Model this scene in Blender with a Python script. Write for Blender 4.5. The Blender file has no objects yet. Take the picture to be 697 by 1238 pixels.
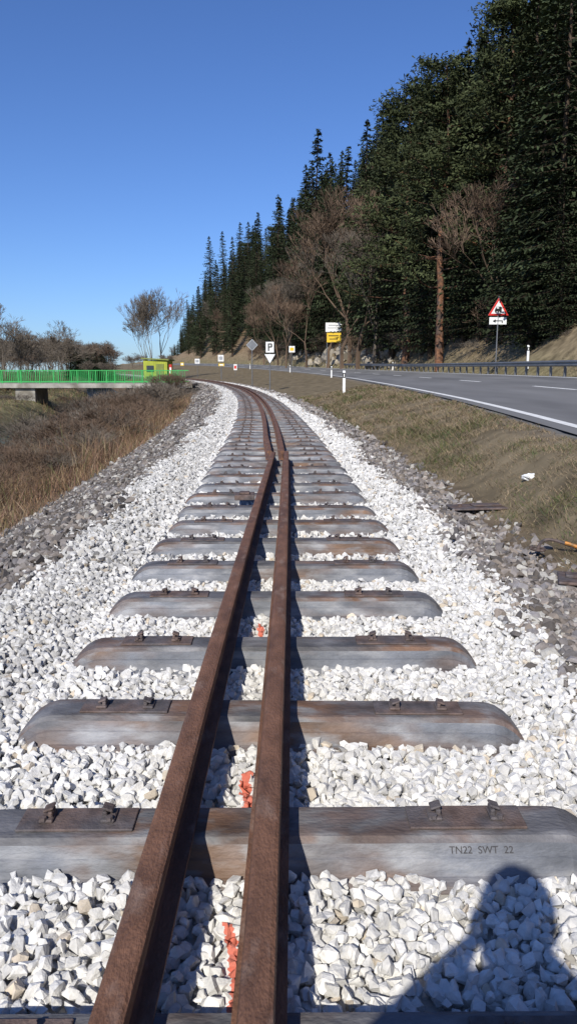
import bpy, bmesh, math, random
import numpy as np
from mathutils import Vector, Matrix, Quaternion
from mathutils import noise as mn
R=random.Random(11); rng=np.random.default_rng(11)
scene=bpy.context.scene
COL=scene.collection
# ------------------------------------------------------------------ materials
def nmat(name, base=(.5,.5,.5), rough=.8, metal=0., var=.25, scale=4., attr=False, bump=0., bscale=40., spec=.3,
         c2=None, c2s=3., thr=.5, soft=.1, stretch=None, c3=None, c3s=9., thr3=.6, spray=False):
    m=bpy.data.materials.new(name); m.use_nodes=True
    n=m.node_tree.nodes; l=m.node_tree.links
    b=n['Principled BSDF']; b.inputs['Roughness'].default_value=rough; b.inputs['Metallic'].default_value=metal
    b.inputs['Specular IOR Level'].default_value=spec
    geo=n.new('ShaderNodeNewGeometry'); pos=geo.outputs['Position']
    if stretch:
        mp=n.new('ShaderNodeMapping'); mp.inputs['Scale'].default_value=stretch; l.new(pos,mp.inputs['Vector']); pos=mp.outputs['Vector']
    def noise(s,d=5.):
        t=n.new('ShaderNodeTexNoise'); t.inputs['Scale'].default_value=s; t.inputs['Detail'].default_value=d; l.new(pos,t.inputs['Vector']); return t.outputs['Fac']
    if attr:
        a=n.new('ShaderNodeAttribute'); a.attribute_name='Col'; c=a.outputs['Color']
    else:
        a=n.new('ShaderNodeRGB'); a.outputs[0].default_value=(*base,1); c=a.outputs[0]
    def mixin(c,col,s,thr,soft):
        mr=n.new('ShaderNodeMapRange'); mr.inputs['From Min'].default_value=thr-soft; mr.inputs['From Max'].default_value=thr+soft
        l.new(noise(s),mr.inputs['Value'])
        mx=n.new('ShaderNodeMix'); mx.data_type='RGBA'; l.new(mr.outputs[0],mx.inputs[0]); l.new(c,mx.inputs[6]); mx.inputs[7].default_value=(*col,1)
        return mx.outputs[2]
    if c2: c=mixin(c,c2,c2s,thr,soft)
    if c3: c=mixin(c,c3,c3s,thr3,soft)
    if var:
        mr=n.new('ShaderNodeMapRange'); mr.inputs['From Min'].default_value=.3; mr.inputs['From Max'].default_value=.7
        mr.inputs['To Min'].default_value=1-var; mr.inputs['To Max'].default_value=1+var; l.new(noise(scale),mr.inputs['Value'])
        vm=n.new('ShaderNodeVectorMath'); vm.operation='SCALE'; l.new(c,vm.inputs[0]); l.new(mr.outputs[0],vm.inputs['Scale']); c=vm.outputs[0]
    if spray:   # a thin line of sprayed survey paint lying along the track axis
        sx=n.new('ShaderNodeSeparateXYZ'); l.new(geo.outputs['Position'],sx.inputs[0])
        def mth(op,a,b=None,c_=None):
            q=n.new('ShaderNodeMath'); q.operation=op
            for i,v in enumerate((a,b,c_)):
                if v is None: continue
                if isinstance(v,(int,float)): q.inputs[i].default_value=v
                else: l.new(v,q.inputs[i])
            return q.outputs[0]
        wob=mth('MULTIPLY',mth('SUBTRACT',noise(4.,1.),.5),.10); dx=mth('ABSOLUTE',mth('ADD',mth('ADD',sx.outputs[0],.135),wob))
        edge=mth('ADD',dx,mth('MULTIPLY',mth('SUBTRACT',noise(70.,2.),.5),.03))
        line=mth('LESS_THAN',edge,.014)
        def rng_(a,b): return mth('MULTIPLY',mth('GREATER_THAN',sx.outputs[1],a),mth('LESS_THAN',sx.outputs[1],b))
        reg=mth('ADD',mth('ADD',rng_(1.30,1.68),rng_(2.13,2.40)),rng_(3.75,3.92)); msk=mth('MULTIPLY',line,reg)
        mx=n.new('ShaderNodeMix'); mx.data_type='RGBA'; l.new(mth('MULTIPLY',msk,.85),mx.inputs[0]); l.new(c,mx.inputs[6]); mx.inputs[7].default_value=(.60,.10,.04,1); c=mx.outputs[2]
    l.new(c,b.inputs['Base Color'])
    if bump:
        bp=n.new('ShaderNodeBump'); bp.inputs['Strength'].default_value=bump; bp.inputs['Distance'].default_value=.02
        l.new(noise(bscale),bp.inputs['Height']); l.new(bp.outputs[0],b.inputs['Normal'])
    return m
M={}
M['ground']=nmat('ground_soil_grass',attr=True,var=.45,scale=1.7,rough=.95,bump=.8,bscale=9,spec=.1)
M['stone']=nmat('limestone_ballast',attr=True,var=.15,scale=40,rough=.9,bump=.25,bscale=120,spec=.2,spray=True)
M['blade']=nmat('grass_blades',attr=True,var=.25,scale=3,rough=.8,spec=.15)
M['foliage']=nmat('conifer_needles',attr=True,var=.45,scale=.35,rough=.75,spec=.15)
M['bark']=nmat('tree_bark',(.075,.055,.04),var=.4,scale=6,rough=.9,spec=.1)
M['pinebark']=nmat('pine_bark',(.19,.095,.055),var=.4,scale=5,rough=.9,c2=(.08,.06,.05),c2s=2,thr=.5,spec=.1)
M['twig']=nmat('bare_twigs',(.15,.125,.10),var=.35,scale=.4,rough=.9,spec=.1)
M['twig2']=nmat('bare_twigs_brown',(.14,.098,.07),var=.4,scale=.3,rough=.9,spec=.1)
M['steel']=nmat('sleeper_steel',(.155,.162,.178),rough=.62,metal=.15,var=.4,scale=11,stretch=(.35,1,1),bump=.3,bscale=90,
                c2=(.17,.105,.068),c2s=3.6,thr=.585,soft=.09,c3=(.26,.26,.265),c3s=15,thr3=.57,spec=.3)
M['steeltop']=nmat('sleeper_steel_top',(.135,.132,.138),rough=.65,metal=.15,var=.45,scale=9,stretch=(.5,1,1),bump=.3,bscale=90,
                c2=(.17,.10,.066),c2s=3.4,thr=.545,soft=.10,c3=(.20,.195,.195),c3s=17,thr3=.58,spec=.3)
M['rust']=nmat('rusty_steel',(.14,.098,.082),rough=.7,metal=.1,var=.4,scale=18,bump=.3,bscale=120,c2=(.105,.092,.092),c2s=7,thr=.5)
M['rail']=nmat('rusty_rail',(.185,.094,.058),rough=.66,metal=.08,var=.25,scale=22,stretch=(1,.4,1),bump=.4,bscale=170,c2=(.125,.066,.045),c2s=8,thr=.56,
               c3=(.28,.19,.145),c3s=16,thr3=.67,spec=.25)
M['asphalt']=nmat('asphalt',(.18,.178,.178),rough=.85,var=.16,scale=.9,stretch=(1,.15,1),bump=.2,bscale=60,c2=(.135,.134,.136),c2s=.7,thr=.55)
M['paint']=nmat('road_paint',(.75,.75,.73),rough=.7,var=.15,scale=6)
M['galv']=nmat('galvanised_steel',(.20,.205,.215),rough=.5,metal=.5,var=.2,scale=2)
M['white']=nmat('white_enamel',(.78,.78,.76),rough=.5,var=.05)
M['black']=nmat('black_enamel',(.02,.02,.02),rough=.5,var=.05)
M['stamp']=nmat('stamp_dark',(.05,.047,.05),rough=.6,var=.4,scale=60)  # one dark colour given to the embossed sleeper lettering
M['red']=nmat('red_enamel',(.6,.03,.02),rough=.5,var=.05)
M['yellow']=nmat('yellow_enamel',(.75,.5,.04),rough=.5,var=.08)
M['signback']=nmat('sign_back',(.35,.36,.37),rough=.5,metal=.3,var=.1)
M['green']=nmat('green_railing_paint',(.05,.40,.10),rough=.45,var=.12,scale=3)
M['concrete']=nmat('concrete',(.36,.34,.30),rough=.9,var=.25,scale=1.5,bump=.2,bscale=20,c2=(.19,.17,.14),c2s=.8,thr=.55)
M['lime']=nmat('yellow_green_paint',(.38,.42,.05),rough=.6,var=.15,scale=2)
M['roof']=nmat('roof_sheet',(.20,.23,.06),rough=.7,var=.2)
M['glass']=nmat('dark_glass',(.03,.04,.05),rough=.1,var=0,spec=.6)
M['orange']=nmat('orange_plastic',(.62,.24,.03),rough=.5,var=.25,scale=30,c2=(.2,.12,.05),c2s=12,thr=.58)
M['jacket']=nmat('jacket_cloth',(.03,.04,.07),rough=.9,var=.2,scale=12,bump=.2)
M['jeans']=nmat('trouser_cloth',(.05,.06,.09),rough=.9,var=.2,scale=12,bump=.2)
M['skin']=nmat('skin',(.52,.30,.21),rough=.55,var=.06,scale=20)
M['hair']=nmat('hair',(.05,.03,.02),rough=.7,var=.3,scale=60)
M['shoe']=nmat('shoe_leather',(.04,.03,.025),rough=.6,var=.1)
w=bpy.data.materials.new('river_water'); w.use_nodes=True; nn=w.node_tree.nodes; b=nn['Principled BSDF']
b.inputs['Base Color'].default_value=(.02,.028,.025,1); b.inputs['Roughness'].default_value=.12; b.inputs['Specular IOR Level'].default_value=.3
t=nn.new('ShaderNodeTexNoise'); t.inputs['Scale'].default_value=2.5; bp=nn.new('ShaderNodeBump'); bp.inputs['Strength'].default_value=.3
g=nn.new('ShaderNodeNewGeometry'); w.node_tree.links.new(g.outputs['Position'],t.inputs['Vector'])
w.node_tree.links.new(t.outputs['Fac'],bp.inputs['Height']); w.node_tree.links.new(bp.outputs[0],b.inputs['Normal']); M['water']=w

# ------------------------------------------------------------------ mesh helpers
def mk_np(name,V,F,mats,col=None,midx=None,smooth=False,link=True):
    V=np.asarray(V,dtype=np.float32); F=np.asarray(F,dtype=np.int32)
    me=bpy.data.meshes.new(name); me.vertices.add(len(V)); me.vertices.foreach_set('co',V.ravel())
    me.loops.add(F.size); me.loops.foreach_set('vertex_index',F.ravel())
    me.polygons.add(len(F)); me.polygons.foreach_set('loop_start',np.arange(0,F.size,F.shape[1],dtype=np.int32))
    if midx is not None: me.polygons.foreach_set('material_index',np.asarray(midx,dtype=np.int32))
    me.polygons.foreach_set('use_smooth',np.full(len(F),smooth))
    for m in mats: me.materials.append(m)
    if col is not None:
        a=me.attributes.new('Col','FLOAT_COLOR','POINT'); c=np.ones((len(V),4),dtype=np.float32); c[:,:3]=col; a.data.foreach_set('color',c.ravel())
    me.update(calc_edges=True); me.validate()
    if not link: return me
    ob=bpy.data.objects.new(name,me); COL.objects.link(ob); return ob
class PB:
    def __init__(s): s.v=[];s.f=[];s.m=[];s.mats=[]
    def mi(s,k):
        m=M[k]
        if m not in s.mats: s.mats.append(m)
        return s.mats.index(m)
    def add(s,v,f,k):
        o=len(s.v); s.v+= [tuple(p) for p in v]; s.f+=[tuple(i+o for i in q) for q in f]; s.m+=[s.mi(k)]*len(f)
    def box(s,c,d,k,rot=None,bev=0.):
        bm=bmesh.new(); bmesh.ops.create_cube(bm,size=1); bmesh.ops.scale(bm,vec=d,verts=bm.verts)
        if bev: bmesh.ops.bevel(bm,geom=bm.edges[:],offset=bev,segments=1,affect='EDGES')
        mt=Matrix.Translation(c)@(rot.to_4x4() if rot else Matrix.Identity(4))
        bm.verts.index_update(); s.add([mt@v.co for v in bm.verts],[[v.index for v in f.verts] for f in bm.faces],k); bm.free()
    def cyl(s,p0,p1,r0,k,r1=None,n=8,cap=True):
        r1=r0 if r1 is None else r1; p0=Vector(p0);p1=Vector(p1); d=(p1-p0)
        if d.length<1e-6: return
        q=d.to_track_quat('Z','Y'); v=[]
        for p,r in((p0,r0),(p1,r1)):
            for i in range(n):
                a=2*math.pi*i/n; v.append(p+q@Vector((r*math.cos(a),r*math.sin(a),0)))
        f=[(i,(i+1)%n,n+(i+1)%n,n+i) for i in range(n)]
        if cap: f+= [tuple(range(n))[::-1],tuple(range(n,2*n))]
        s.add(v,f,k)
    def plate(s,pts,y,th,k):
        n=len(pts); v=[(p[0],y,p[1]) for p in pts]+[(p[0],y+th,p[1]) for p in pts]
        f=[tuple(range(n)),tuple(range(n,2*n))[::-1]]+[(i,i+n,(i+1)%n+n,(i+1)%n) for i in range(n)]
        s.add(v,f,k)
    def tube(s,pts,r,k,n=6):
        for a,b in zip(pts[:-1],pts[1:]): s.cyl(a,b,r,k,n=n)
    def sweep(s,prof,path,k,closed=True,cap=True):
        n=len(prof); v=[]
        for p,lat in path:
            for a,z in prof: v.append(Vector(p)+Vector(lat)*a+Vector((0,0,z)))
        f=[]
        for j in range(len(path)-1):
            for i in range(n if closed else n-1):
                f.append((j*n+i,j*n+(i+1)%n,(j+1)*n+(i+1)%n,(j+1)*n+i))
        if cap and closed: f+=[tuple(range(n))[::-1],tuple(range((len(path)-1)*n,len(path)*n))]
        s.add(v,f,k)
    def mesh(s,name):
        me=bpy.data.meshes.new(name); me.from_pydata(s.v,[],s.f)
        for m in s.mats: me.materials.append(m)
        me.polygons.foreach_set('material_index',s.m); me.update(); 
        bm=bmesh.new(); bm.from_mesh(me); bmesh.ops.recalc_face_normals(bm,faces=bm.faces); bm.to_mesh(me); bm.free(); return me
    def obj(s,name,loc=(0,0,0),rz=0,parent=None):
        ob=bpy.data.objects.new(name,s.mesh(name)); COL.objects.link(ob); ob.location=loc; ob.rotation_euler=(0,0,rz)
        if parent: ob.parent=parent
        return ob
def empty(name,loc=(0,0,0)):
    e=bpy.data.objects.new(name,None); COL.objects.link(e); e.location=loc; e.empty_display_size=.3; return e

# ------------------------------------------------------------------ layout functions
def track_x(y):
    y=np.asarray(y,dtype=float); return np.where(y<0,0,np.where(y<120,-y*y/900.-.04*np.clip(y,0,3)/3, -16.04-(y-120)*.267))
def track_s(y): return 0 if y<0 else (-2*y/900 if y<120 else -.267)
RY=[-60,0,9.7,13.7,21.4,32.5,45.7,62,80,100,130,160,200,300,500,900,1600]
RX=[1.5,3.1,3.7,4.05,4.47,4.68,4.75,4.7,4.2,2.4,-2.2,-9,-20,-50,-100,-200,-380]
RZ=[.3,.40,.45,.47,.50,.55,.60,.67,.76,.95,1.3,1.8,2.5,3.6,5,7,8]
def sm(y,A):
    y=np.asarray(y,dtype=float); w=np.maximum(3.,np.abs(y)*.12)
    return (np.interp(y-w,RY,A)+np.interp(y,RY,A)*2+np.interp(y+w,RY,A))/4
def road_x(y): return sm(y,RX)
def road_z(y): return sm(y,RZ)
RW=7.5; RS=.45
LB=[(-1600,-.5,(.10,.11,.05)),(-300,-.6,(.10,.11,.05)),(-60,-.7,(.13,.13,.06)),(-24,-.9,(.18,.17,.08)),(-17,-1.3,(.22,.19,.10)),(-14.5,-2.9,(.08,.07,.05)),(-10.6,-2.9,(.08,.07,.05)),
    (-9.2,-2.1,(.14,.095,.06)),(-5.6,-1.5,(.14,.095,.06)),(-4.0,-1.02,(.14,.10,.065)),(-3.2,-.66,(.10,.085,.068)),(-2.4,-.35,(.11,.098,.085)),(-1.75,-.10,(.28,.26,.23)),
    (-1.45,-.055,(.42,.40,.37)),(-1.0,-.10,(.45,.43,.40)),(1.0,-.10,(.45,.43,.40)),(1.35,-.075,(.45,.43,.40)),(1.62,-.13,(.22,.185,.14)),(1.95,-.17,(.15,.115,.08)),(2.3,-.11,(.17,.135,.085))]
LSUB=[2,3,4,3,3,4,3,4,5,4,3,3,3,3,6,3,2,3,3]
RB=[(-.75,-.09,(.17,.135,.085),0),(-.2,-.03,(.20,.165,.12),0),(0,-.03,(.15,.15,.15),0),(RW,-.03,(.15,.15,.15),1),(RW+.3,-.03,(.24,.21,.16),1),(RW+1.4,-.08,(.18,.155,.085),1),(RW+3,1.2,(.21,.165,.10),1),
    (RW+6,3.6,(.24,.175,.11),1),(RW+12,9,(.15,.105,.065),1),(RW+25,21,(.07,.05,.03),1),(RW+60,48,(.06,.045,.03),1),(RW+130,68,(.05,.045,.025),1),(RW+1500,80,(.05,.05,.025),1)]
RSUB=[6,2,1,3,1,3,4,5,6,6,6,4,3]
def prof(y):
    xt=float(track_x(y)); xr=float(road_x(y)); zr=float(road_z(y))
    w=math.exp(-((y-72)/8.)**4); hf=min(1,max(.02,1-(y-300)/170.))
    X=[];Z=[];C=[]
    for o,z,c in LB:
        if o in(-4.0,-3.2,-5.6): z=z*(1-w)+w*(-.05)
        if o==-9.2: z=z*(1-w)+w*(-.3)
        X.append(xt+o);Z.append(z);C.append(c)
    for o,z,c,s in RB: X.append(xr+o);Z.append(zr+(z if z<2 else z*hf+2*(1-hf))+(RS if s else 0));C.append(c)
    return X,Z,C
def H(x,y):
    X,Z,_=prof(y); return float(np.interp(x,X,Z))
# ------------------------------------------------------------------ ground
ys=list(np.arange(-60,0,4))+list(np.arange(0,20,.5))+list(np.arange(20,130,2.))+list(np.arange(130,480,8))+list(np.arange(480,1700,50))
SUB=LSUB+RSUB
V=[];Cc=[];off=[]
for y in ys:
    X,Z,C=prof(y); row=[]
    for i in range(len(X)-1):
        for k in range(SUB[i]):
            t=k/SUB[i]; row.append((X[i]*(1-t)+X[i+1]*t,y,Z[i]*(1-t)+Z[i+1]*t)); Cc.append([C[i][j]*(1-t)+C[i+1][j]*t for j in range(3)])
            off.append(1 if i>=len(LB)+5 else (2 if 11<=i<=16 else 0))
    row.append((X[-1],y,Z[-1])); Cc.append(C[-1]); off.append(0)
    V+=row
nr=len(row); V=np.array(V); off=np.array(off)
for i in range(len(V)):
    if off[i]==1: V[i,2]+=(mn.noise(Vector((V[i,0]*.12,V[i,1]*.12,0)))*1.6+mn.noise(Vector((V[i,0]*.5,V[i,1]*.5,3)))*.4)
    elif off[i]==2: V[i,2]-=.028
    else: V[i,2]+=mn.noise(Vector((V[i,0]*1.3,V[i,1]*1.3,0)))*.02
a=np.arange(len(ys)-1)[:,None]*nr+np.arange(nr-1)[None,:]; a=a.ravel()
F=np.stack([a,a+1,a+nr+1,a+nr],1)
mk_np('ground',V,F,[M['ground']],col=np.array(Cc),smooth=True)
V=[];F=[]
for i,y in enumerate(np.concatenate([np.arange(-60,130,4),np.arange(130,1500,40)])):
    x=float(track_x(y)); V+=[(x-17,y,-2.45),(x-8.6,y,-2.45)]
    if i: F.append((2*i-2,2*i-1,2*i+1,2*i))
mk_np('river_water',V,np.array(F),[M['water']])
yr=np.concatenate([np.arange(-60,140,1.5),np.arange(140,1500,15)])
def strip(o0,o1,y0,y1,dz):
    yy=yr[(yr>=y0)&(yr<=y1)]; V=[];F=[]
    for i,y in enumerate(yy):
        x=float(road_x(y));z=float(road_z(y))
        V+=[(x+o0,y,z+RS*o0/RW+dz),(x+o1,y,z+RS*o1/RW+dz)]
        if i: F.append((2*i-2,2*i-1,2*i+1,2*i))
    return V,F
V,F=strip(0,RW,-60,1500,0); mk_np('road',V,np.array(F),[M['asphalt']])
mv=[];mf=[]
def addstrip(V,F):
    o=len(mv); mv.extend(V); mf.extend([tuple(i+o for i in f) for f in F])
addstrip(*strip(.25,.40,-60,400,.005)); addstrip(*strip(RW-.40,RW-.25,-60,400,.005))
y=-50.
while y<260:
    V=[];F=[]
    for i in range(4):
        yy=y+i*1.4; x=float(road_x(yy));z=float(road_z(yy)); o0,o1=RW/2-.07,RW/2+.07
        V+=[(x+o0,yy,z+RS*o0/RW+.006),(x+o1,yy,z+RS*o1/RW+.006)]
        if i: F.append((2*i-2,2*i-1,2*i+1,2*i))
    addstrip(V,F); y+=12
mk_np('road_markings',mv,np.array(mf),[M['paint']])

# ------------------------------------------------------------------ stones
def rock_templates(n,pts,ex=.75):
    out=[]
    for k in range(n):
        bm=bmesh.new()
        for i in range(pts):
            v=Vector((R.gauss(0,1),R.gauss(0,1),R.gauss(0,1))).normalized()
            v=Vector([math.copysign(abs(c)**ex,c) for c in v])*R.uniform(.85,1.); v.z*=.75; v.x*=1.15; bm.verts.new(v*.5)
        bmesh.ops.convex_hull(bm,input=bm.verts[:])
        loose=[v for v in bm.verts if not v.link_faces]; bmesh.ops.delete(bm,geom=loose,context='VERTS')
        bmesh.ops.triangulate(bm,faces=bm.faces[:]); bm.verts.index_update()
        out.append((np.array([v.co[:] for v in bm.verts]),np.array([[v.index for v in f.verts] for f in bm.faces]))); bm.free()
    return out
TH=rock_templates(12,18,.8)+rock_templates(6,11,.75); TL=rock_templates(8,8)
def rotmats(n):
    q=rng.normal(size=(n,4)); q/=np.linalg.norm(q,axis=1)[:,None]; w,x,y,z=q.T
    return np.stack([1-2*(y*y+z*z),2*(x*y-z*w),2*(x*z+y*w),2*(x*y+z*w),1-2*(x*x+z*z),2*(y*z-x*w),2*(x*z-y*w),2*(y*z+x*w),1-2*(x*x+y*y)],1).reshape(n,3,3)
def stones(P,S,C,T):
    vs=[];fs=[];cs=[];o=0; pick=rng.integers(0,len(T),len(P))
    for t,(tv,tf) in enumerate(T):
        m=pick==t; n=m.sum()
        if not n: continue
        v=np.einsum('nij,vj->nvi',rotmats(n),tv)*S[m][:,None,None]; v+=P[m][:,None,:]
        vs.append(v.reshape(-1,3)); fs.append((tf[None]+np.arange(n)[:,None,None]*len(tv)+o).reshape(-1,3)); o+=n*len(tv)
        cs.append(np.repeat(C[m],len(tv),0))
    return np.concatenate(vs),np.concatenate(fs),np.concatenate(cs)
LBo=[b[0] for b in LB]; LBz=[b[1] for b in LB]
SY=[1.25+.74*i for i in range(150)]
def field(y0,y1,sp,size,T,left=-3.7,right=2.2,dz=0.,jit=1.):
    gy,gx=np.meshgrid(np.arange(y0,y1,sp),np.arange(left,right,sp),indexing='ij')
    n=gy.size; y=gy.ravel()+rng.uniform(-.5,.5,n)*sp; o=gx.ravel()+rng.uniform(-.5,.5,n)*sp
    x=track_x(y)+o; z=np.interp(o,LBo,LBz)
    wl=-(1.50+.03*np.clip(y,0,9))+.09*np.sin(y*1.1)+.06*np.sin(y*2.7)+rng.normal(0,.09,n); wr=1.48+.1*np.sin(y*.9+1)+.05*np.sin(y*3.1)+rng.normal(0,.10,n)
    dirty=(o<wl)|(o>wr)
    ph=np.mod(y-1.25+.37,.74)-.37
    keep=~((np.abs(ph)<.125)&(np.abs(o)<.93)&(y>1.)) & ~((o>1.75)&(rng.random(n)<(o-1.75)*2.1)) & ~((o<-3.1)&(rng.random(n)<(-3.1-o)*1.8))
    y,o,x,z,dirty=y[keep],o[keep],x[keep],z[keep],dirty[keep]; n=len(y)
    s=size*rng.uniform(.68,1.35,n); s[dirty]*=rng.uniform(.7,1.9,dirty.sum())
    P=np.stack([x,y,z+dz+jit*rng.uniform(-.011,.013,n)+.007*np.sin(x*9)*np.cos(y*7)],1)
    g=rng.normal(.64,.065,n).clip(.38,.77); g=g*np.where(o<-1.05,rng.uniform(.66,1.,n),1.); C=np.stack([g,g*.975,g*.925],1)
    k=rng.random(n)<.035; C[k]*=np.array([.9,.8,.67])
    if dirty.any():
        d=rng.uniform(.07,.25,dirty.sum())*np.where(o[dirty]<0,1.05,1.3); t=rng.random(dirty.sum())
        C[dirty]=np.stack([d,d*(.84+.10*t),d*(.70+.24*t)],1)
        kk=dirty&(rng.random(n)<.12); C[kk]=np.array([.42,.40,.36])
    return stones(P,s,C,T)
parts=[field(.75,5.,.0275,.041,TH),field(.75,5.,.034,.045,TL,dz=-.022,left=-1.9,right=1.8),field(5.,14,.041,.057,TL),field(14,36,.075,.09,TL),field(36,120,.14,.15,TL)]
vs=[];fs=[];cs=[];o=0
for v,f,c in parts: vs.append(v);fs.append(f+o);cs.append(c);o+=len(v)
mk_np('track_ballast',np.concatenate(vs),np.concatenate(fs),[M['stone']],col=np.concatenate(cs))

# ------------------------------------------------------------------ sleepers
def sleeper_mesh():
    p=PB()
    pr=[(-.165,-.115),(-.156,-.098),(-.128,-.088),(-.120,-.074),(-.106,-.050),(-.100,-.046),(-.084,-.016),(-.070,-.001),(-.060,.001),(0,.002),(.060,.001),(.070,-.001),(.084,-.016),(.100,-.046),(.106,-.05),(.120,-.074),(.128,-.088),(.156,-.098),(.165,-.115)]
    xs=[-.95,-.945,-.93,-.905,-.87,-.83,-.78,-.70,-.55,-.3,0,.3,.55,.70,.78,.83,.87,.905,.93,.945,.95]
    n=len(pr); v=[];f=[];ft=[]
    for j,x in enumerate(xs):
        e=max(0,(abs(x)-.80)/.15); d=-.085*e**2.4; sc=1-.05*e**3
        for a,z in pr: v.append((x,a*sc,z+d))
    for j in range(len(xs)-1):
        for i in range(n-1): (ft if 6<=i<=11 else f).append((j*n+i,(j+1)*n+i,(j+1)*n+i+1,j*n+i+1))
    for j in (0,len(xs)-1):
        o=len(v)
        for i in range(n): v.append((v[j*n+i][0]*1.004,v[j*n+i][1],v[j*n+i][2]-.05))
        f+= [(j*n+i,j*n+i+1,o+i+1,o+i) for i in range(n-1)]
    k=p.mi('steel'); k2=p.mi('steeltop'); p.v+=v; p.f+=f+ft; p.m+=[k]*len(f)+[k2]*len(ft)
    for sx in(-.555,.555):
        p.box((sx,.004,.006),(.33,.108,.008),'rust',bev=.002)
        for q in(-.088,.088):
            x=sx+q; s=1 if q>0 else -1
            p.box((x,.008,.015),(.040,.060,.010),'rust',bev=.003)
            p.box((x-s*.010,.012,.027),(.014,.040,.018),'rust',bev=.003)
            p.box((x-s*.003,.016,.038),(.032,.036,.008),'rust',bev=.003,rot=Matrix.Rotation(s*.35,3,'Y'))
            p.cyl((x+s*.006,-.018,.018),(x+s*.006,-.018,.030),.010,'rust',n=6)
    return p.mesh('railway_sleeper')
SM=sleeper_mesh()
dist=empty('distant_railway_sleepers')
first=[]
for i,y in enumerate(SY):
    th=math.atan(-track_s(y))+R.uniform(-.012,.012); x=float(track_x(y))+R.uniform(-.018,.018)+(-.01)
    ob=bpy.data.objects.new('railway_sleeper' if i<18 else 'sleeper',SM); COL.objects.link(ob)
    ob.location=(x,y+R.uniform(-.02,.02) if i>2 else y,R.uniform(-.008,.002)); ob.rotation_euler=(R.uniform(-.012,.012),R.uniform(-.006,.006),th+(math.pi if i%2==0 else 0))
    if i>=18: ob.parent=dist
    first.append(ob)
cu=bpy.data.curves.new('stamp','FONT'); cu.body='TN22  SWT  22'; cu.size=.027; cu.align_x='CENTER'; cu.align_y='CENTER'; cu.extrude=.0006
to=bpy.data.objects.new('stamp',cu); COL.objects.link(to); bpy.context.view_layer.update()
me=bpy.data.meshes.new_from_object(to.evaluated_get(bpy.context.evaluated_depsgraph_get())); bpy.data.objects.remove(to)
me.materials.clear(); me.materials.append(M['stamp'])
st=bpy.data.objects.new('stamped_lettering',me); COL.objects.link(st); s1=first[1]
st.parent=s1; st.location=(.58,-.0945,-.0315); st.rotation_euler=(math.radians(61),0,0)

# ------------------------------------------------------------------ rails
full=[(-.055,0),(.055,0),(.055,.010),(.020,.019),(.009,.028),(.0075,.055),(.0085,.086),(.018,.096),(.033,.101),(.0345,.122),(.031,.131),(.022,.1345),(0,.1355),(-.022,.1345),(-.031,.131),(-.0345,.122),(-.033,.101),(-.018,.096),(-.0085,.086),(-.0075,.055),(-.009,.028),(-.020,.019),(-.055,.010)]
def rail(pts,name='loose_rail'):
    p=PB(); path=[]
    for i,(x,y,z) in enumerate(pts):
        a=pts[max(0,i-1)];b=pts[min(len(pts)-1,i+1)]; d=Vector((b[0]-a[0],b[1]-a[1],0)).normalized(); path.append((Vector((x,y,z)),Vector((d.y,-d.x,0))))
    p.sweep(full,path,'rail'); return p.obj(name)
ZR=.004
def ln(x0,y0,x1,y1,n=14,bow=0.):
    return [(x0+(x1-x0)*t+bow*math.sin(math.pi*t),y0+(y1-y0)*t,ZR) for t in np.linspace(0,1,n)]
rail(ln(-.33,.2,-.215,10.75,bow=-.01)); rail(ln(-.065,.2,-.03,10.85,bow=.012))
YY=list(np.linspace(10.9,118,120))
rail([(float(track_x(y))-.03-.125+(.055*max(0,1-(y-10.9)/3)),y,ZR) for y in YY]); rail([(float(track_x(y))-.03+.115,y,ZR) for y in YY])

# ------------------------------------------------------------------ grass & dry stems
def blades(P,h,wd,lean,C):
    n=len(P); a=rng.uniform(0,2*math.pi,n); b=rng.uniform(0,2*math.pi,n)
    dx=np.stack([np.cos(a),np.sin(a),np.zeros(n)],1)*wd[:,None]
    tip=P+np.stack([np.cos(b)*lean*h,np.sin(b)*lean*h,h],1)
    mid=P*.45+tip*.55; mid[:,2]+=h*.08
    V=np.stack([P-dx,P+dx,mid+dx*.6,mid-dx*.6,tip+dx*.15,tip-dx*.15],1).reshape(-1,3)
    i=np.arange(n)[:,None]*6; F=np.concatenate([i+np.array([[0,1,2,3]]),i+np.array([[3,2,4,5]])],0)
    return V,F,np.repeat(C,6,0)
Ps=[];dr=[];hm=[]
for k in range(70000):
    y=1.5+38*R.random()**1.7; x0=float(track_x(y))+1.95+abs(R.gauss(0,.2)); x1=float(road_x(y))-.15
    x=R.uniform(x0,x1); nz=mn.noise(Vector((x*1.0,y*.5,5)))+.6*mn.noise(Vector((x*4,y*2.,5)))
    if nz<-.10 and R.random()<.85: continue
    Ps.append((x,y,H(x,y)-.005)); dr.append(.88-.8*nz); hm.append(1+max(0,nz)*1.8)
for k in range(12000):
    y=25+90*R.random(); x=float(road_x(y))+RW+R.uniform(.7,4); Ps.append((x,y,H(x,y))); dr.append(.7); hm.append(1)
P=np.array(Ps); n=len(P); dist_f=1+np.clip(P[:,1]-8,0,60)/9
k=rng.random(n)<np.array(dr); C=np.stack([rng.uniform(.075,.13,n),rng.uniform(.088,.14,n),rng.uniform(.035,.055,n)],1)
C[k]=(np.array([.27,.205,.13])[None]*rng.uniform(.45,1.3,n)[:,None])[k]
V,F,C=blades(P,rng.uniform(.012,.042,n)*np.clip(dist_f,1,2.)*np.array(hm),rng.uniform(.0018,.004,n)*dist_f,rng.uniform(.4,2.2,n),C)
mk_np('verge_grass',V,F,[M['blade']],col=C)
Ps=[]
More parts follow.
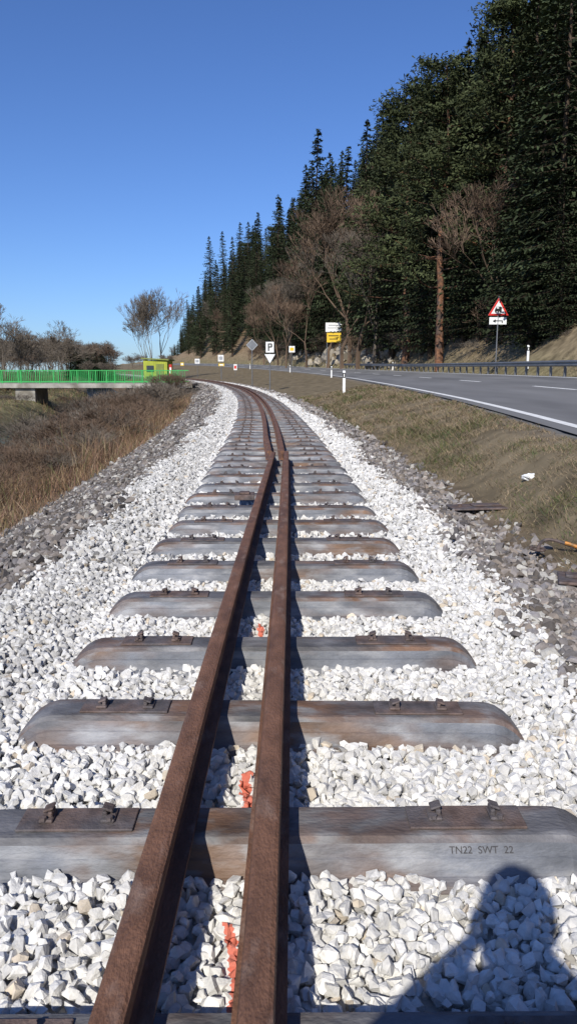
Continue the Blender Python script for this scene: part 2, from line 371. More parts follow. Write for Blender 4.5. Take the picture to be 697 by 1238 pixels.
for k in range(76000):
    y=1+75*R.random()**1.35; o=-R.uniform(3.1,9.8)
    if R.random()<.6*max(0,(o+4.1)): continue
    if 63<y<71: continue
    x=float(track_x(y))+o; Ps.append((x,y,H(x,y)-.01))
for k in range(26000):
    y=10+110*R.random(); o=-R.uniform(15.2,34); x=float(track_x(y))+o; Ps.append((x,y,H(x,y)-.01))
P=np.array(Ps); n=len(P)
C=np.array([.225,.15,.098])[None]*rng.uniform(.35,1.4,(n,1))*np.stack([np.ones(n),rng.uniform(.85,1.05,n),rng.uniform(.75,1.1,n)],1)
O=P[:,0]-track_x(P[:,1])
g=(rng.random(n)<.06)|((rng.random(n)<.45)&(O<-15)); C[g]=np.array([.13,.15,.055])
kk=rng.random(n)<.12; C[kk]=np.array([.38,.29,.18])
tall=np.clip(np.array([mn.noise(Vector((p[0]*.5,p[1]*.35,9))) for p in P])*1.3+.8,.3,1.5)
tall*=np.clip((-O-2.9)/2.2,.22,1.)*np.where(O<-15,.6,1.15)
V,F,C=blades(P,rng.uniform(.15,.8,n)*tall,rng.uniform(.002,.0045,n)*(1+P[:,1]/22),rng.uniform(.05,1.1,n),C)
mk_np('dry_grass',V,F,[M['blade']],col=C)

# ------------------------------------------------------------------ trees
def prism(vs,fs,p0,p1,r0,r1,n=3):
    d=(p1-p0); q=d.to_track_quat('Z','Y'); o=len(vs)
    for p,r in((p0,r0),(p1,r1)):
        for i in range(n):
            a=2*math.pi*i/n; vs.append(p+q@Vector((r*math.cos(a),r*math.sin(a),0)))
    for i in range(n): fs.append((o+i,o+(i+1)%n,o+n+(i+1)%n,o+n+i))
def spruce(seed,h=28.,wid=.135,dens=1.):
    r=random.Random(seed); vs=[];fs=[]
    for k in range(8): prism(vs,fs,Vector((0,0,h*k/8)),Vector((0,0,h*(k+1)/8)),.30*(1-k/8)+.03,.30*(1-(k+1)/8)+.03,7)
    cols=[(.1,.08,.06)]*len(vs)
    L=int(54*dens)
    for i in range(L):
        t=i/(L-1); z=h*(.07+.92*t**.92); rad=(h*wid*(1-t)**.72+.15)*(.6+.4*min(1,(t+.05)*6))
        nb=int(9-3*t)
        for b in range(nb):
            if r.random()<.12: continue
            a=2*math.pi*(b+r.random())/nb; Lb=rad*r.uniform(.55,1.22); dirv=Vector((math.cos(a),math.sin(a),0)); side=Vector((-dirv.y,dirv.x,0))
            sh=r.uniform(.55,1.5); base=Vector((0,0,z+r.uniform(-.3,.3)))
            if Lb>1.5:
                prism(vs,fs,base,base+dirv*Lb*.8+Vector((0,0,-.18*Lb)),.035,.012,3); cols+=[(.07,.06,.045)]*6
            nk=max(3,int(Lb*2.3))
            for k in range(nk):
                s=(k+.6)/nk; p=base+dirv*Lb*s+Vector((0,0,-.30*Lb*s+.14*Lb*s*s))
                for sd in(-1,1):
                    ll=(.28+.38*(1-s)*Lb*.5)*r.uniform(.7,1.3); d=(side*sd*r.uniform(.6,1)+dirv*r.uniform(.2,.8)+Vector((0,0,-r.uniform(.25,.9)))).normalized()*ll
                    wv=(dirv*r.uniform(.5,1)+Vector((0,0,r.uniform(-.5,.5)))).normalized()*.13*r.uniform(.7,1.4)
                    o=len(vs); vs.extend([p-wv*.8,p+wv,p+d+wv*.35,p+d-wv*.35]); fs.append((o,o+1,o+2,o+3))
                    c=sh*r.uniform(.75,1.25); cols+=[(.032*c,.043*c,.021*c)]*4
            o=len(vs); p=base+dirv*Lb+Vector((0,0,-.16*Lb)); wv=side*.10; d=dirv*.4+Vector((0,0,.05)); vs.extend([p-d-wv,p-d+wv,p+d,p+d*.9]); fs.append((o,o+1,o+2,o+3)); cols+=[(.042*sh,.055*sh,.026*sh)]*4
    mi=[1 if abs(cols[f[0]][0]-.1)<1e-6 or abs(cols[f[0]][0]-.07)<1e-6 else 0 for f in fs]
    return mk_np('spruce_tree',[v[:] for v in vs],fs,[M['foliage'],M['bark']],col=np.array(cols),midx=mi,link=False)
def pine(seed,h=27.):
    r=random.Random(seed); vs=[];fs=[];cols=[];mi=[]
    p=Vector((0,0,0)); tr=[p]
    for k in range(10): p=p+Vector((r.uniform(-.25,.25),r.uniform(-.25,.25),h/10)); tr.append(p)
    for k in range(10): prism(vs,fs,tr[k],tr[k+1],.32*(1-k/10)+.05,.32*(1-(k+1)/10)+.05,8)
    cols=[(.2,.1,.06)]*len(vs); mi=[1]*len(fs)
    for b in range(78):
        t=r.uniform(.42,1.)**.85 if b>12 else r.uniform(.25,.45); f=t*10; i=min(9,int(f)); base=tr[i].lerp(tr[i+1],f-i)
        a=r.uniform(0,2*math.pi); Lb=h*.16*(1.15-t)*r.uniform(.9,1.6)+.9
        q=base; d=Vector((math.cos(a),math.sin(a),r.uniform(-.15,.35))).normalized(); rr=.07*(1.2-t)+.02
        for s in range(4):
            q2=q+d*Lb/4; prism(vs,fs,q,q2,rr,rr*.7,4); cols+=[(.1,.07,.05)]*8; mi+=[1]*4; rr*=.7
            d=(d+Vector((r.uniform(-.35,.35),r.uniform(-.35,.35),r.uniform(-.05,.3)))).normalized(); q=q2
            if s>=1:
                for c_ in range(2):
                    cc=q+Vector((r.uniform(-.7,.7),r.uniform(-.7,.7),r.uniform(-.2,.5))); sh=r.uniform(.5,1.5); R0=r.uniform(.5,1.0)
                    for l_ in range(32):
                        v=Vector((r.gauss(0,1),r.gauss(0,1),r.gauss(0,.5)))*R0*.55; pp=cc+v
                        dd=Vector((r.gauss(0,1),r.gauss(0,1),r.gauss(0,.6)+.4)).normalized()*.32; ww=dd.cross(Vector((r.gauss(0,1),r.gauss(0,1),r.gauss(0,1)))).normalized()*.06
                        o=len(vs); vs.extend([pp-ww*.5,pp+ww*.5,pp+dd+ww,pp+dd-ww]); fs.append((o,o+1,o+2,o+3)); mi.append(0)
                        c=sh*r.uniform(.8,1.2); cols+=[(.050*c,.060*c,.026*c)]*4
    return mk_np('pine_tree',[v[:] for v in vs],fs,[M['foliage'],M['pinebark']],col=np.array(cols),midx=mi,link=False)
def bare(seed,h=16.,mat='twig',depth=6,spread=.5,up=.25,split=(2,4),name='bare_tree',r0=None,multi=1,rmin=.022):
    r=random.Random(seed); vs=[];fs=[]
    def rec(p,d,L,rad,k):
        segs=2 if k>1 else 1
        for s in range(segs):
            q=p+d*L/segs; prism(vs,fs,p,q,max(rad,rmin),max(rad*.78,rmin*.7),5 if k>=depth-1 else 3); p=q; rad*=.78
            d=(d+Vector((r.gauss(0,.12),r.gauss(0,.12),r.gauss(0,.08)))).normalized()
            if k<depth-1 and k>0 and r.random()<.7:
                e=(d+Vector((r.gauss(0,spread),r.gauss(0,spread),r.gauss(0,.3)+up))).normalized(); rec(p,e,L*.6,rad*.5,k-2 if k>2 else 0)
        if k<=0: return
        for i in range(r.randint(*split)):
            e=(d+Vector((r.gauss(0,spread),r.gauss(0,spread),r.gauss(0,.25)+up*.6))).normalized()
            rec(p,e,L*r.uniform(.62,.85),rad*r.uniform(.55,.75),k-1)
    for m in range(multi):
        d=Vector((0,0,1)) if multi==1 else Vector((r.gauss(0,.5),r.gauss(0,.5),1)).normalized()
        rec(Vector((r.gauss(0,.1)*(multi>1),r.gauss(0,.1)*(multi>1),0)),d,h*.27,r0 or h*.013,depth)
    V=np.array([v[:] for v in vs]); V*=h/V[:,2].max()
    return mk_np(name,V,fs,[M[mat]],link=False)
SP=[spruce(1),spruce(2,28,.15),spruce(3,28,.115),spruce(4,28,.165)]
PI=[pine(5),pine(6),pine(7)]
BT=[bare(11),bare(12,spread=.4,up=.45),bare(13,spread=.6)]
BB=[bare(21,mat='twig2',spread=.45,up=.4),bare(22,mat='twig2',spread=.40,up=.5)]
BU=[bare(31,h=3.,mat='twig2',depth=4,multi=9,name='bare_bush',r0=.018,split=(2,4),spread=.45,rmin=.007),bare(32,h=3.,mat='twig',depth=4,multi=9,name='bare_bush',r0=.016,split=(2,4),spread=.6,rmin=.007)]
def inst(me,name,x,y,z,s,sw=1.,parent=None):
    ob=bpy.data.objects.new(name,me); COL.objects.link(ob); ob.location=(x,y,z); ob.rotation_euler=(R.gauss(0,.02),R.gauss(0,.02),R.uniform(0,6.28)); ob.scale=(s*sw,s*sw,s)
    if parent: ob.parent=parent
    return ob
CAMZ=1.27; PIT=math.radians(10.53); FP=920.
SX=[205,215,225,240,255,270,290,310,325,340,355,375,392,410,425,440,460,480,500,520,540,560,585,600,640,800]
SYv=[425,410,370,335,300,283,270,258,262,238,235,158,200,182,215,150,140,108,118,92,75,45,25,5,-60,-150]
def maxz(x,y):
    z=20.
    for _ in range(5):
        dep=y*math.cos(PIT)-z*math.sin(PIT); px=348+FP*x/max(dep,1); v=(619-np.interp(px,SX,SYv))/FP; z=y*math.tan(math.atan(v)-PIT)
    return z+CAMZ,px
fst=empty('hillside_forest')
cnt=0
y=28.
while y<560:
    step=4.8 if y<130 else (6.2 if y<260 else 10)
    o=5.
    while o<(52 if y<200 else 75):
        yy=y+R.uniform(-.45,.45)*step; oo=o+R.uniform(-.4,.4)*step
        x=float(road_x(yy))+RW+oo; z=H(x,yy)-.4; mz,px=maxz(x,yy)
        av=mz-z
        o+=step*(1 if oo<25 else 1.5)
        if av<7 or px>1000: continue
        kind=R.random(); hh=R.uniform(20,36)
        brownzone=(385<px<465)
        if oo<9 and R.random()<(.45 if brownzone else .3): continue
        if brownzone and oo<20 and yy<170: kind=kind*.7+.3
        elif kind>.86: kind=R.random()
        j=R.uniform(.72,1.0) if R.random()<.75 else 1.
        hh=min(hh,av*j)
        if kind<.74: me=R.choice(SP); inst(me,'spruce',x,yy,z,hh/28,R.uniform(.85,1.15)*min(1.25,(28/hh)**.35),fst)
        elif kind<.80: me=R.choice(PI); inst(me,'pine',x,yy,z,hh/27.5,R.uniform(.9,1.1),fst)
        else:
            hh=min(hh,R.uniform(12,21)); inst(R.choice(BB+BT),'bare_tree',x,yy,z,hh/16,R.uniform(.9,1.2),fst)
        cnt+=1
    y+=step
def solo(me,hm,name,px,yy,topy,sw=1.):
    vx=(px-348)/FP
    z=10.
    for _ in range(4):
        dep=yy*math.cos(PIT)-z*math.sin(PIT); x=vx*dep; z=yy*math.tan(math.atan((619-topy)/FP)-PIT)
    g=H(x,yy)-.3
    return inst(me,name,x,yy,g,(z+CAMZ-g)/hm,sw)
solo(SP[0],28,'spruce_tree',375,152,156,1.05); solo(SP[2],28,'spruce_tree',409,145,178,1.1); solo(SP[1],28,'spruce_tree',334,186,236,1.); solo(SP[2],28,'spruce_tree',311,212,256,1.)
solo(SP[0],28,'spruce_tree',270,330,280,1.); solo(SP[3],28,'spruce_tree',255,380,285,1.); solo(SP[1],28,'spruce_tree',287,270,268,1.); solo(SP[1],28,'spruce_tree',228,450,362,1.)
solo(SP[1],28,'spruce_tree',392,142,205,1.);solo(SP[3],28,'spruce_tree',441,120,148,1.);solo(SP[3],28,'spruce_tree',356,165,240,1.);solo(SP[1],28,'spruce_tree',366,158,215,1.)
solo(PI[0],27.5,'pine_tree',543,70,66,1.1); solo(PI[2],27.5,'pine_tree',610,66,10,1.1); solo(PI[1],27.5,'pine_tree',497,88,105,1.2)
for px,yy,t in((660,58,-40),(690,52,-60),(635,62,120),(520,86,130),(480,98,130),(590,68,120),(570,78,60),(462,108,160),(650,50,230),(690,46,210),(610,60,260)): solo(R.choice(SP),28,'spruce_tree',px,yy,t,1.25)
for px,yy,t in((435,103,235),(415,112,255),(397,126,275),(455,98,265),(370,135,325),(350,150,330),(335,165,345),(318,180,365),(300,200,380),(425,118,225),(447,112,240),(345,140,350)): solo(R.choice(BB+BT[1:2]),16,'bare_tree',px,yy,t,1.1)
bk=empty('bank_shrubs')
for k in range(190):
    yy=R.uniform(60,200); o=R.uniform(2.8,14); x=float(road_x(yy))+RW+o; inst(R.choice(BU),'bush',x,yy,H(x,yy)-.1,R.uniform(.5,1.5),1.3,bk)
for k in range(60):
    yy=R.uniform(30,60); o=R.uniform(3.5,14); x=float(road_x(yy))+RW+o; inst(R.choice(BU),'bush',x,yy,H(x,yy)-.1,R.uniform(.2,.6),1.3,bk)
for k in range(190):
    yy=R.uniform(9,64) if k<160 else R.uniform(74,110); o=-R.uniform(5.,9.8); x=float(track_x(yy))+o
    hs=R.uniform(.22,.42)*(1 if yy<25 else (1.5 if yy<40 else 1.9))
    if x<-13 and yy>48: hs*=.55
    inst(R.choice(BU),'bare_bush' if k<8 else 'bush',x,yy,H(x,yy)-.05,hs,1.4,None if k<8 else bk)
for k in range(80):
    yy=R.uniform(25,130); o=-R.uniform(15.5,28); x=float(track_x(yy))+o; inst(R.choice(BU),'bush',x,yy,H(x,yy)-.05,R.uniform(.4,.9)*(.5 if 42<yy<68 else 1),1.4,bk)
for px,yy,t in((180,128,350),(192,134,345),(172,140,368)): solo(R.choice(BT),16,'bare_tree',px,yy,t,.75)
dl=empty('distant_treeline')
for k in range(240):
    yy=R.uniform(170,420); px=R.uniform(-200,232); x=(px-348)/FP*yy
    if abs(x-float(track_x(yy)))<7 or x>float(road_x(yy))-5: continue
    if px>150: hh=R.uniform(4,8)*yy/300
    else: hh=R.uniform(7,14)*yy/300+2
    inst(R.choice(BT+BB),'bare_tree',x,yy,H(x,yy)-.5,hh/16,R.uniform(1.1,1.6),dl)
for px,yy,t in((55,110,386),(20,100,396),(-15,95,350),(2,90,378),(70,120,402),(38,105,405)): solo(R.choice(BT),16,'bare_tree',px,yy,t,1.1)
for k in range(18):
    px=R.uniform(84,142); yy=R.uniform(190,230); x=(px-348)/FP*yy; inst(R.choice(SP),'spruce',x,yy,H(x,yy)-3,R.uniform(9.5,13)/28,3.0,dl)
p_=[];s_=[];c_=[]
for k in range(170):
    yy=R.uniform(88,160); o=R.uniform(1.8,9); x=float(road_x(yy))+RW+o; p_.append((x,yy,H(x,yy)+R.uniform(-.3,.5))); s_.append(R.uniform(.6,2.5)); d=R.uniform(.22,.42); c_.append((d,d*.88,d*.7))
v,f,c=stones(np.array(p_),np.array(s_),np.array(c_),TH); mk_np('rock_outcrop',v,f,[M['stone']],col=c)

# ------------------------------------------------------------------ guardrail
p=PB(); prf=[(0,.75),(.03,.745),(.075,.70),(.075,.66),(.02,.62),(.02,.59),(.075,.55),(.075,.51),(.03,.465),(0,.46),(-.006,.46),(-.006,.75)]
path=[]
for y in np.arange(-20,118,2.):
    x=float(road_x(y))+RW+.55; z=float(road_z(y))+RS-.02; path.append((Vector((x,y,z)),Vector((-1,0,0))))
    p.box((x+.10,y,z+.28),(.12,.08,.9),'galv')
p.sweep(prf,path,'galv')
x,y,z=path[-1][0]; p.sweep(prf,[path[-1],(Vector((x,y+5,z-.6)),Vector((-1,0,0)))],'galv')
p.obj('guardrail')
# ------------------------------------------------------------------ signs
p=PB(); p.cyl((0,.03,-1.5),(0,.03,3.75),.04,'galv',n=10)
s=.66; tri=[(-s,2.55),(s,2.55),(0,2.55+s*1.732)]; cx,cz=0,2.55+s*1.732/3
def sc(k): return [(cx+(a-cx)*k,cz+(b-cz)*k) for a,b in tri]
p.plate(sc(1.),0,.02,'signback'); p.plate(sc(.99),-.006,.005,'red'); p.plate(sc(.70),-.010,.003,'white')
def r_(x0,z0,x1,z1): p.plate([(x0,z0),(x1,z0),(x1,z1),(x0,z1)],-.014,.003,'black')
r_(-.24,2.80,.20,2.90); r_(.02,2.90,.20,3.08); r_(-.22,2.90,.02,2.98); r_(-.18,2.98,-.12,3.06)
for x in(-.17,-.02,.13): p.plate([(x+.05*math.cos(a),2.77+.05*math.sin(a)) for a in np.linspace(0,2*math.pi,10)[:-1]],-.0175,.003,'black')
p.plate([(-.55,2.0),(.55,2.0),(.55,2.45),(-.55,2.45)],0,.02,'white')
p.plate([(-.35,2.20),(-.15,2.32),(-.15,2.25),(.3,2.25),(.3,2.08),(.24,2.08),(.24,2.19),(-.15,2.19),(-.15,2.10)],-.006,.004,'black')
p.obj('level_crossing_warning_sign',(13.35,50,1.27+.9))
def base(px,yy): return (px-348)/FP*yy
p=PB(); p.cyl((0,.03,-.2),(0,.03,3.35),.035,'galv')
p.plate([(-.30,2.62),(.30,2.62),(.30,3.38),(-.30,3.38)],0,.015,'black'); p.plate([(-.275,2.645),(.275,2.645),(.275,3.355),(-.275,3.355)],-.005,.004,'white')
p.plate([(-.13,2.75),(-.04,2.75),(-.04,3.25),(-.13,3.25)],-.009,.003,'black'); p.plate([(-.04,2.97),(.12,2.97),(.16,3.02),(.16,3.20),(.12,3.25),(-.04,3.25)],-.009,.003,'black'); p.plate([(-.04,3.05),(.06,3.05),(.06,3.17),(-.04,3.17)],-.013,.003,'white')
p.plate([(-.42,2.56),(.42,2.56),(0,1.85)],0,.015,'black');p.plate([(-.36,2.53),(.36,2.53),(0,1.92)],-.005,.004,'white')
x=base(326,53); p.obj('whistle_board',(x,53,H(x,53)))
p=PB(); p.cyl((0,.03,-.2),(0,.03,3.7),.04,'galv'); p.plate([(-.5,3.3),(0,2.8),(.5,3.3),(0,3.8)],0,.02,'signback'); p.plate([(-.42,3.3),(0,2.88),(.42,3.3),(0,3.72)],-.005,.004,'galv')
x=base(305,66); p.obj('diamond_road_sign',(x,66,H(x,66)+.25))
def small(px,yy,h,wd,hg,k,k2=None,name='traffic_sign'):
    p=PB(); p.cyl((0,.03,-.3),(0,.03,h),.035,'galv'); p.plate([(-wd/2,h-hg),(wd/2,h-hg),(wd/2,h),(-wd/2,h)],0,.02,k)
    if k2: p.plate([(-wd/3,h-hg*.75),(wd/3,h-hg*.75),(wd/3,h-hg*.25),(-wd/3,h-hg*.25)],-.006,.005,k2)
    x=base(px,yy); p.obj(name,(x,yy,H(x,yy)))
small(352,100,3.6,.75,.8,'white','yellow'); small(268,110,3.4,.8,.9,'white','signback'); small(268.5,109,2.2,.8,.35,'yellow','white')
small(240,130,3.2,.8,.8,'white','signback'); small(285,120,1.8,.5,.9,'white','red'); small(222,120,2.6,.5,.5,'yellow','white')
small(208,74,1.9,.25,1.1,'red','white',name='barrier_marker')
p=PB()
for sx in(-1.,1.): p.cyl((sx,.08,-2),(sx,.08,4.2),.06,'galv')
p.plate([(-1.25,2.9),(1.25,2.9),(1.25,4.3),(-1.25,4.3)],0,.05,'white'); p.plate([(-1.05,1.3),(1.15,1.3),(1.15,2.75),(-1.05,2.75)],0,.05,'yellow')
p.box((0,-.01,3.9),(1.6,.01,.12),'signback'); p.box((0,-.01,3.5),(1.9,.01,.10),'signback'); p.box((0,-.01,2.3),(1.6,.01,.14),'black'); p.box((0,-.01,1.8),(1.3,.01,.12),'black')
x=base(401,122); p.obj('information_board',(x,122,1.27+122*.034-1.1))
def deline(x,y,z,s=1.):
    p=PB(); sec=[(-.06,0),(.06,0),(.05,.10),(-.05,.10)]
    def blk(z0,z1,k):
        v=[(a,b-.05,z) for z in(z0,z1) for a,b in sec]; p.add(v,[(0,1,5,4),(1,2,6,5),(2,3,7,6),(3,0,4,7)],k)
    blk(-.3,.70,'white'); blk(.70,.92,'black')
    v=[(a,b-.05,.92+(0.10 if b>0 else .02)) for a,b in sec]; o=[(a,b-.05,.92) for a,b in sec]; p.add(o+v,[(0,1,5,4),(1,2,6,5),(2,3,7,6),(3,0,4,7),(4,5,6,7)],'white')
    p.box((0,-.052,.81),(.04,.006,.14),'white')
    ob=p.obj('roadside_delineator_post',(x,y,z)); ob.scale=(s,s,s)
deline(base(414,36),36,H(base(414,36),36)-.02,1.05)
for y in(70,110,150): deline(float(road_x(y))-.6,y,float(road_z(y))-.08)
for y in(44,90,130): x=float(road_x(y))+RW+1.3; deline(x,y,H(x,y)+(.7 if y==44 else 0))
# ------------------------------------------------------------------ bridge
br=empty('footbridge'); x0,x1,ya,yb=-8.2,-42.,66.,70.
p=PB(); p.box(((x0+x1)/2,(ya+yb)/2,.05),(x0-x1,yb-ya,.26),'concrete',bev=.03); p.box(((x0+x1)/2,ya-.06,0),(x0-x1,.12,.38),'concrete'); p.obj('deck',parent=br)
p=PB(); p.box((-22.6,68,-1.5),(1.7,3.6,2.9),'concrete',bev=.04); p.box((-12.4,68,-1.5),(1.6,4.4,2.8),'concrete',bev=.04); p.box((-33,68,-1.2),(2,4.4,2.3),'concrete',bev=.04); p.obj('piers',parent=br)
p=PB()
for yy in(ya-.02,yb-.1):
    for x in np.arange(x1,x0-.5,1.6): p.box((x,yy,.74),(.08,.08,1.14),'green')
    for z in(.30,1.28): p.box(((x0+x1)/2-.3,yy,z),(x0-x1-1,.06,.06),'green')
    for x in np.arange(x1,x0-1,.16): p.box((x,yy,.79),(.025,.03,.92),'green')
p.obj('railing',parent=br)
hut=empty('site_hut',(-12.9,77,-.1))
p=PB(); p.box((0,0,1.25),(2.3,3.6,2.2),'lime')
for k in range(-5,6): p.box((k*.2,-1.815,1.25),(.06,.03,2.1),'lime')
p.obj('walls',parent=hut)
p=PB(); p.box((0,0,2.45),(2.7,4.0,.14),'roof',rot=Matrix.Rotation(.05,3,'Y'),bev=.02); p.obj('roof',parent=hut)
p=PB(); p.box((.45,-1.84,1.1),(.75,.04,1.8),'roof'); p.box((-.5,-1.84,1.55),(.7,.04,.6),'glass'); p.obj('door_and_window',parent=hut)
# ------------------------------------------------------------------ debris
p=PB(); p.box((0,0,0),(.56,.28,.02),'rust',bev=.006); p.box((.1,.02,.02),(.30,.12,.015),'rust',bev=.004); p.cyl((-.18,0,.01),(-.18,0,.035),.02,'rust'); p.obj('rusty_steel_plate',(1.92,7.65,-.10),.12)
p=PB(); p.box((0,0,0),(.40,.30,.02),'rust',bev=.006); p.box((-.05,.02,.02),(.2,.1,.02),'rust',bev=.004); p.obj('rusty_steel_plate',(2.02,4.95,-.115),-.3)
p=PB(); p.box((0,0,0),(.20,.24,.05),'rust',bev=.006); p.box((0,0,.035),(.1,.12,.02),'rust',bev=.004); p.obj('rusty_tie_plate',(-.44,7.55,.03),.05)
bm=bmesh.new(); bmesh.ops.create_icosphere(bm,subdivisions=3,radius=.055)
for v in bm.verts: v.co*=1+.5*mn.noise(v.co*30); v.co.x*=1.3; v.co.z*=.7
me=bpy.data.meshes.new('litter_paper'); bm.to_mesh(me); bm.free(); me.materials.append(M['white']); ob=bpy.data.objects.new('litter_paper',me); COL.objects.link(ob); ob.location=(2.55,8.0,H(2.55,8)+.02)
p=PB(); e=[]
for i in range(30):
    t=i/29; e.append(Vector((-.26+.62*t,.08*math.sin(t*9),.012+.03*t+.05*abs(math.sin(t*7)))))
p.tube(e,.013,'rust'); e2=[v+Vector((.05,-.07,-.008)) for v in e[8:24]]; p.tube(e2,.014,'orange')
p.tube([Vector((-.26+.05*math.cos(a),.0+.06*math.sin(a),.02)) for a in np.linspace(0,6.28,14)],.010,'rust')
p.box((.27,.05,.05),(.16,.09,.05),'orange',bev=.02,rot=Matrix.Rotation(.5,3,'Z')); p.box((.36,-.02,.06),(.10,.12,.06),'rust',bev=.02,rot=Matrix.Rotation(-.3,3,'Z')); p.cyl((.05,-.1,.03),(.4,-.02,.10),.014,'rust')
p.obj('orange_lifting_strap',(2.16,5.75,H(2.2,5.75)+.02),.25)

# ------------------------------------------------------------------ photographer
ph=empty('photographer',(-.08,-.47,-.09))
def skin(name,verts,edges,mats,fn=None,sub=2,root=0):
    me=bpy.data.meshes.new(name); me.from_pydata([v[0] for v in verts],edges,[]); ob=bpy.data.objects.new(name,me); COL.objects.link(ob)
    md=ob.modifiers.new('s','SKIN'); md.use_smooth_shade=True
    for i,v in enumerate(verts):
        r=v[1]; me.skin_vertices[0].data[i].radius=(r if isinstance(r,tuple) else (r,r)); me.skin_vertices[0].data[i].use_root=(i==root)
    s=ob.modifiers.new('u','SUBSURF'); s.levels=sub; s.render_levels=sub
    bpy.context.view_layer.update(); dg=bpy.context.evaluated_depsgraph_get(); m2=bpy.data.meshes.new_from_object(ob.evaluated_get(dg)); bpy.data.objects.remove(ob)
    o=bpy.data.objects.new(name,m2); COL.objects.link(o); m2.materials.clear()
    for m in mats: m2.materials.append(m)
    for f in m2.polygons: f.material_index=fn(f.center) if fn else 0; f.use_smooth=True
    o.parent=ph; return o
V=[((0,0,.95),(.18,.13)),((0,0,1.12),(.18,.13)),((0,0,1.32),(.20,.14)),((0,-.01,1.46),(.13,.10)),((0,.01,1.56),(.065,.065)),((0,.02,1.62),(.065,.065))]
E=[(0,1),(1,2),(2,3),(3,4),(4,5)]
for s in(-1,1):
    b=len(V); hx=.08+s*.045
    V+=[((s*.19,0,1.44),.09),((s*.34,.09,1.20),.07),((.08*.6+s*.13,.31,1.31),.045),((hx+s*.02,.41,1.33),(.035,.02)),
        ((s*.095,0,.86),.105),((s*.115,.03,.50),.075),((s*.125,-.01,.11),.055),((s*.14,.07,.05),.05),((s*.15,.19,.04),.04)]
    E+=[(3,b),(b,b+1),(b+1,b+2),(b+2,b+3),(0,b+4),(b+4,b+5),(b+5,b+6),(b+6,b+7),(b+7,b+8)]
def fn(c):
    if c.z<.12: return 2
    if c.z<.92: return 1
    if c.y>.325 or c.z>1.53: return 3
    return 0
skin('body',V,E,[M['jacket'],M['jeans'],M['shoe'],M['skin']],fn,2)
for s in(-1,1):
    hx=.08+s*.045
    for i in range(4):
        z=1.365-.022*i; L=[1,1.1,1.03,.85][i]
        skin('finger_%d'%(i+1),[((hx+s*.03,.40,z-.012),.010),((hx+s*.022,.44,z),.009),((hx+s*.002,.468*1.0,z+.002),.008),((hx-s*.018*L,.472,z+.002),.007)],[(0,1),(1,2),(2,3)],[M['skin']],sub=1)
    skin('thumb',[((hx+s*.02,.395,1.32),.012),((hx+s*.005,.41,1.345),.010),((hx-s*.012,.43,1.37),.009)],[(0,1),(1,2)],[M['skin']],sub=1)
p=PB(); p.box((.08,.448,1.335),(.075,.008,.15),'black',rot=Matrix.Rotation(-PIT,3,'X'),bev=.003); p.obj('smartphone',parent=ph)
bm=bmesh.new(); bmesh.ops.create_uvsphere(bm,u_segments=32,v_segments=24,radius=1)
for v in bm.verts:
    x,y,z=v.co; w=1-.28*max(0,-z)**1.2; v.co=Vector((x*.078*w,y*.098*(1-.12*max(0,-z)),z*.122)); 
    if y>0: 
        v.co.y+=.022*math.exp(-((x/.16)**2+((z+.12)/.22)**2))
        v.co.y-=.010*math.exp(-(((abs(x)-.4)/.16)**2+((z-.05)/.12)**2))
        v.co.y+=.006*math.exp(-((x/.3)**2+((z+.5)/.08)**2))
        v.co.y+=.008*math.exp(-((x/.3)**2+((z+.85)/.15)**2))
me=bpy.data.meshes.new('head'); bm.to_mesh(me); bm.free(); me.materials.append(M['skin']); me.materials.append(M['hair'])
for f in me.polygons:
    f.use_smooth=True; c=f.center
    if c.z>.065 or (c.y<.0 and c.z>-.05): f.material_index=1
ob=bpy.data.objects.new('head',me); COL.objects.link(ob); ob.parent=ph; ob.location=(0,.03,1.695); ob.rotation_euler=(-.25,0,0)
p=PB()
for s in(-1,1):
    p.cyl((s*.031,.118,1.675),(s*.031,.122,1.674),.012,'white',n=12); p.cyl((s*.031,.1225,1.674),(s*.031,.1235,1.674),.006,'black',n=10)
    p.box((s*.079,.03,1.685),(.014,.035,.06),'skin',bev=.006)
p.obj('eyes_and_ears',parent=ph)
bm=bmesh.new(); bmesh.ops.create_uvsphere(bm,u_segments=24,v_segments=16,radius=1)
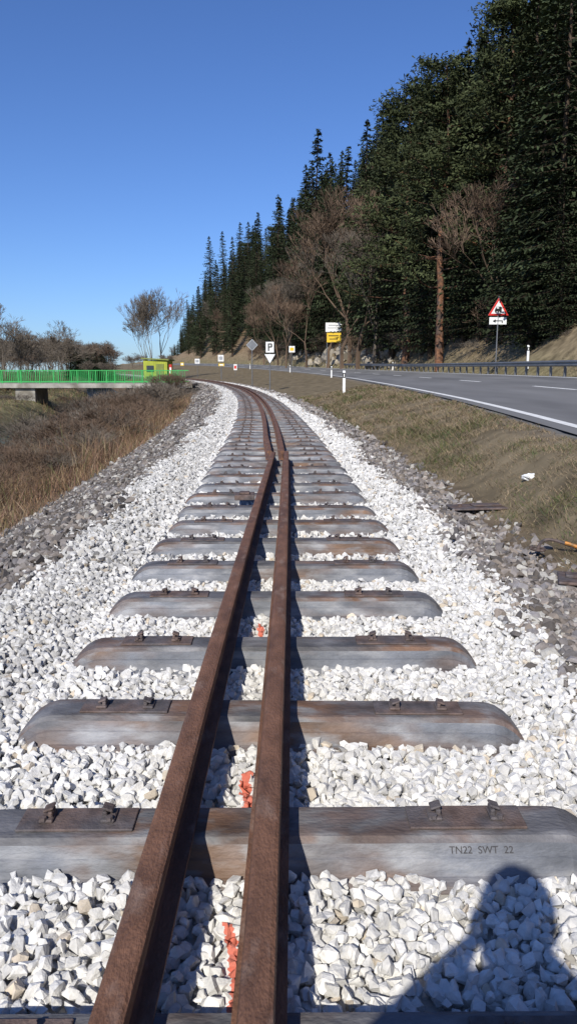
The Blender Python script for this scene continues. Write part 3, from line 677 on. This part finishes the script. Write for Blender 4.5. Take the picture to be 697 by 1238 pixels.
bmesh.ops.delete(bm,geom=[v for v in bm.verts if v.co.z<-.3 or (v.co.y>.55 and v.co.z<.55)],context='VERTS')
for v in bm.verts: v.co=Vector((v.co.x*.098,v.co.y*.112,v.co.z*.136))*(1+.05*mn.noise(v.co*6))
me=bpy.data.meshes.new('hair'); bm.to_mesh(me); bm.free(); me.materials.append(M['hair']); ob=bpy.data.objects.new('hair',me); COL.objects.link(ob); ob.parent=ph; ob.location=(0,.022,1.70)

# ------------------------------------------------------------------ light, sky, camera
EL=math.radians(37); AZ=math.radians(17)
d=Vector((math.sin(AZ)*math.cos(EL),math.cos(AZ)*math.cos(EL),-math.sin(EL)))
sl=bpy.data.lights.new('sun','SUN'); sl.energy=4.9; sl.angle=math.radians(.5); sl.color=(1,.955,.87)
so=bpy.data.objects.new('sun',sl); COL.objects.link(so); so.rotation_euler=d.to_track_quat('-Z','Y').to_euler(); so.location=(-20,-40,50)
wd=bpy.data.worlds.new('World'); scene.world=wd; wd.use_nodes=True; n=wd.node_tree.nodes; l=wd.node_tree.links
sk=n.new('ShaderNodeTexSky'); sk.sky_type='NISHITA'; sk.sun_disc=False; sk.sun_elevation=EL; sk.sun_rotation=AZ+math.pi; sk.altitude=500; sk.air_density=1.; sk.dust_density=.5; sk.ozone_density=2.
tm=n.new('ShaderNodeMix'); tm.data_type='RGBA'; tm.blend_type='MULTIPLY'; tm.inputs[0].default_value=1.; tm.inputs[7].default_value=(.72,1.0,1.55,1); l.new(sk.outputs[0],tm.inputs[6])
bg=n['Background']; bg.inputs['Strength'].default_value=.083; l.new(tm.outputs[2],bg.inputs['Color'])
cam=bpy.data.cameras.new('camera'); co=bpy.data.objects.new('camera',cam); COL.objects.link(co); co.location=(0,0,CAMZ); co.rotation_euler=(math.pi/2-PIT,0,0)
cam.sensor_fit='VERTICAL'; cam.sensor_height=36; cam.lens=18/(619/FP); cam.clip_start=.05; cam.clip_end=6000
scene.camera=co
scene.view_settings.view_transform='Standard'; scene.view_settings.look='None'; scene.view_settings.exposure=0
print('trees',cnt)
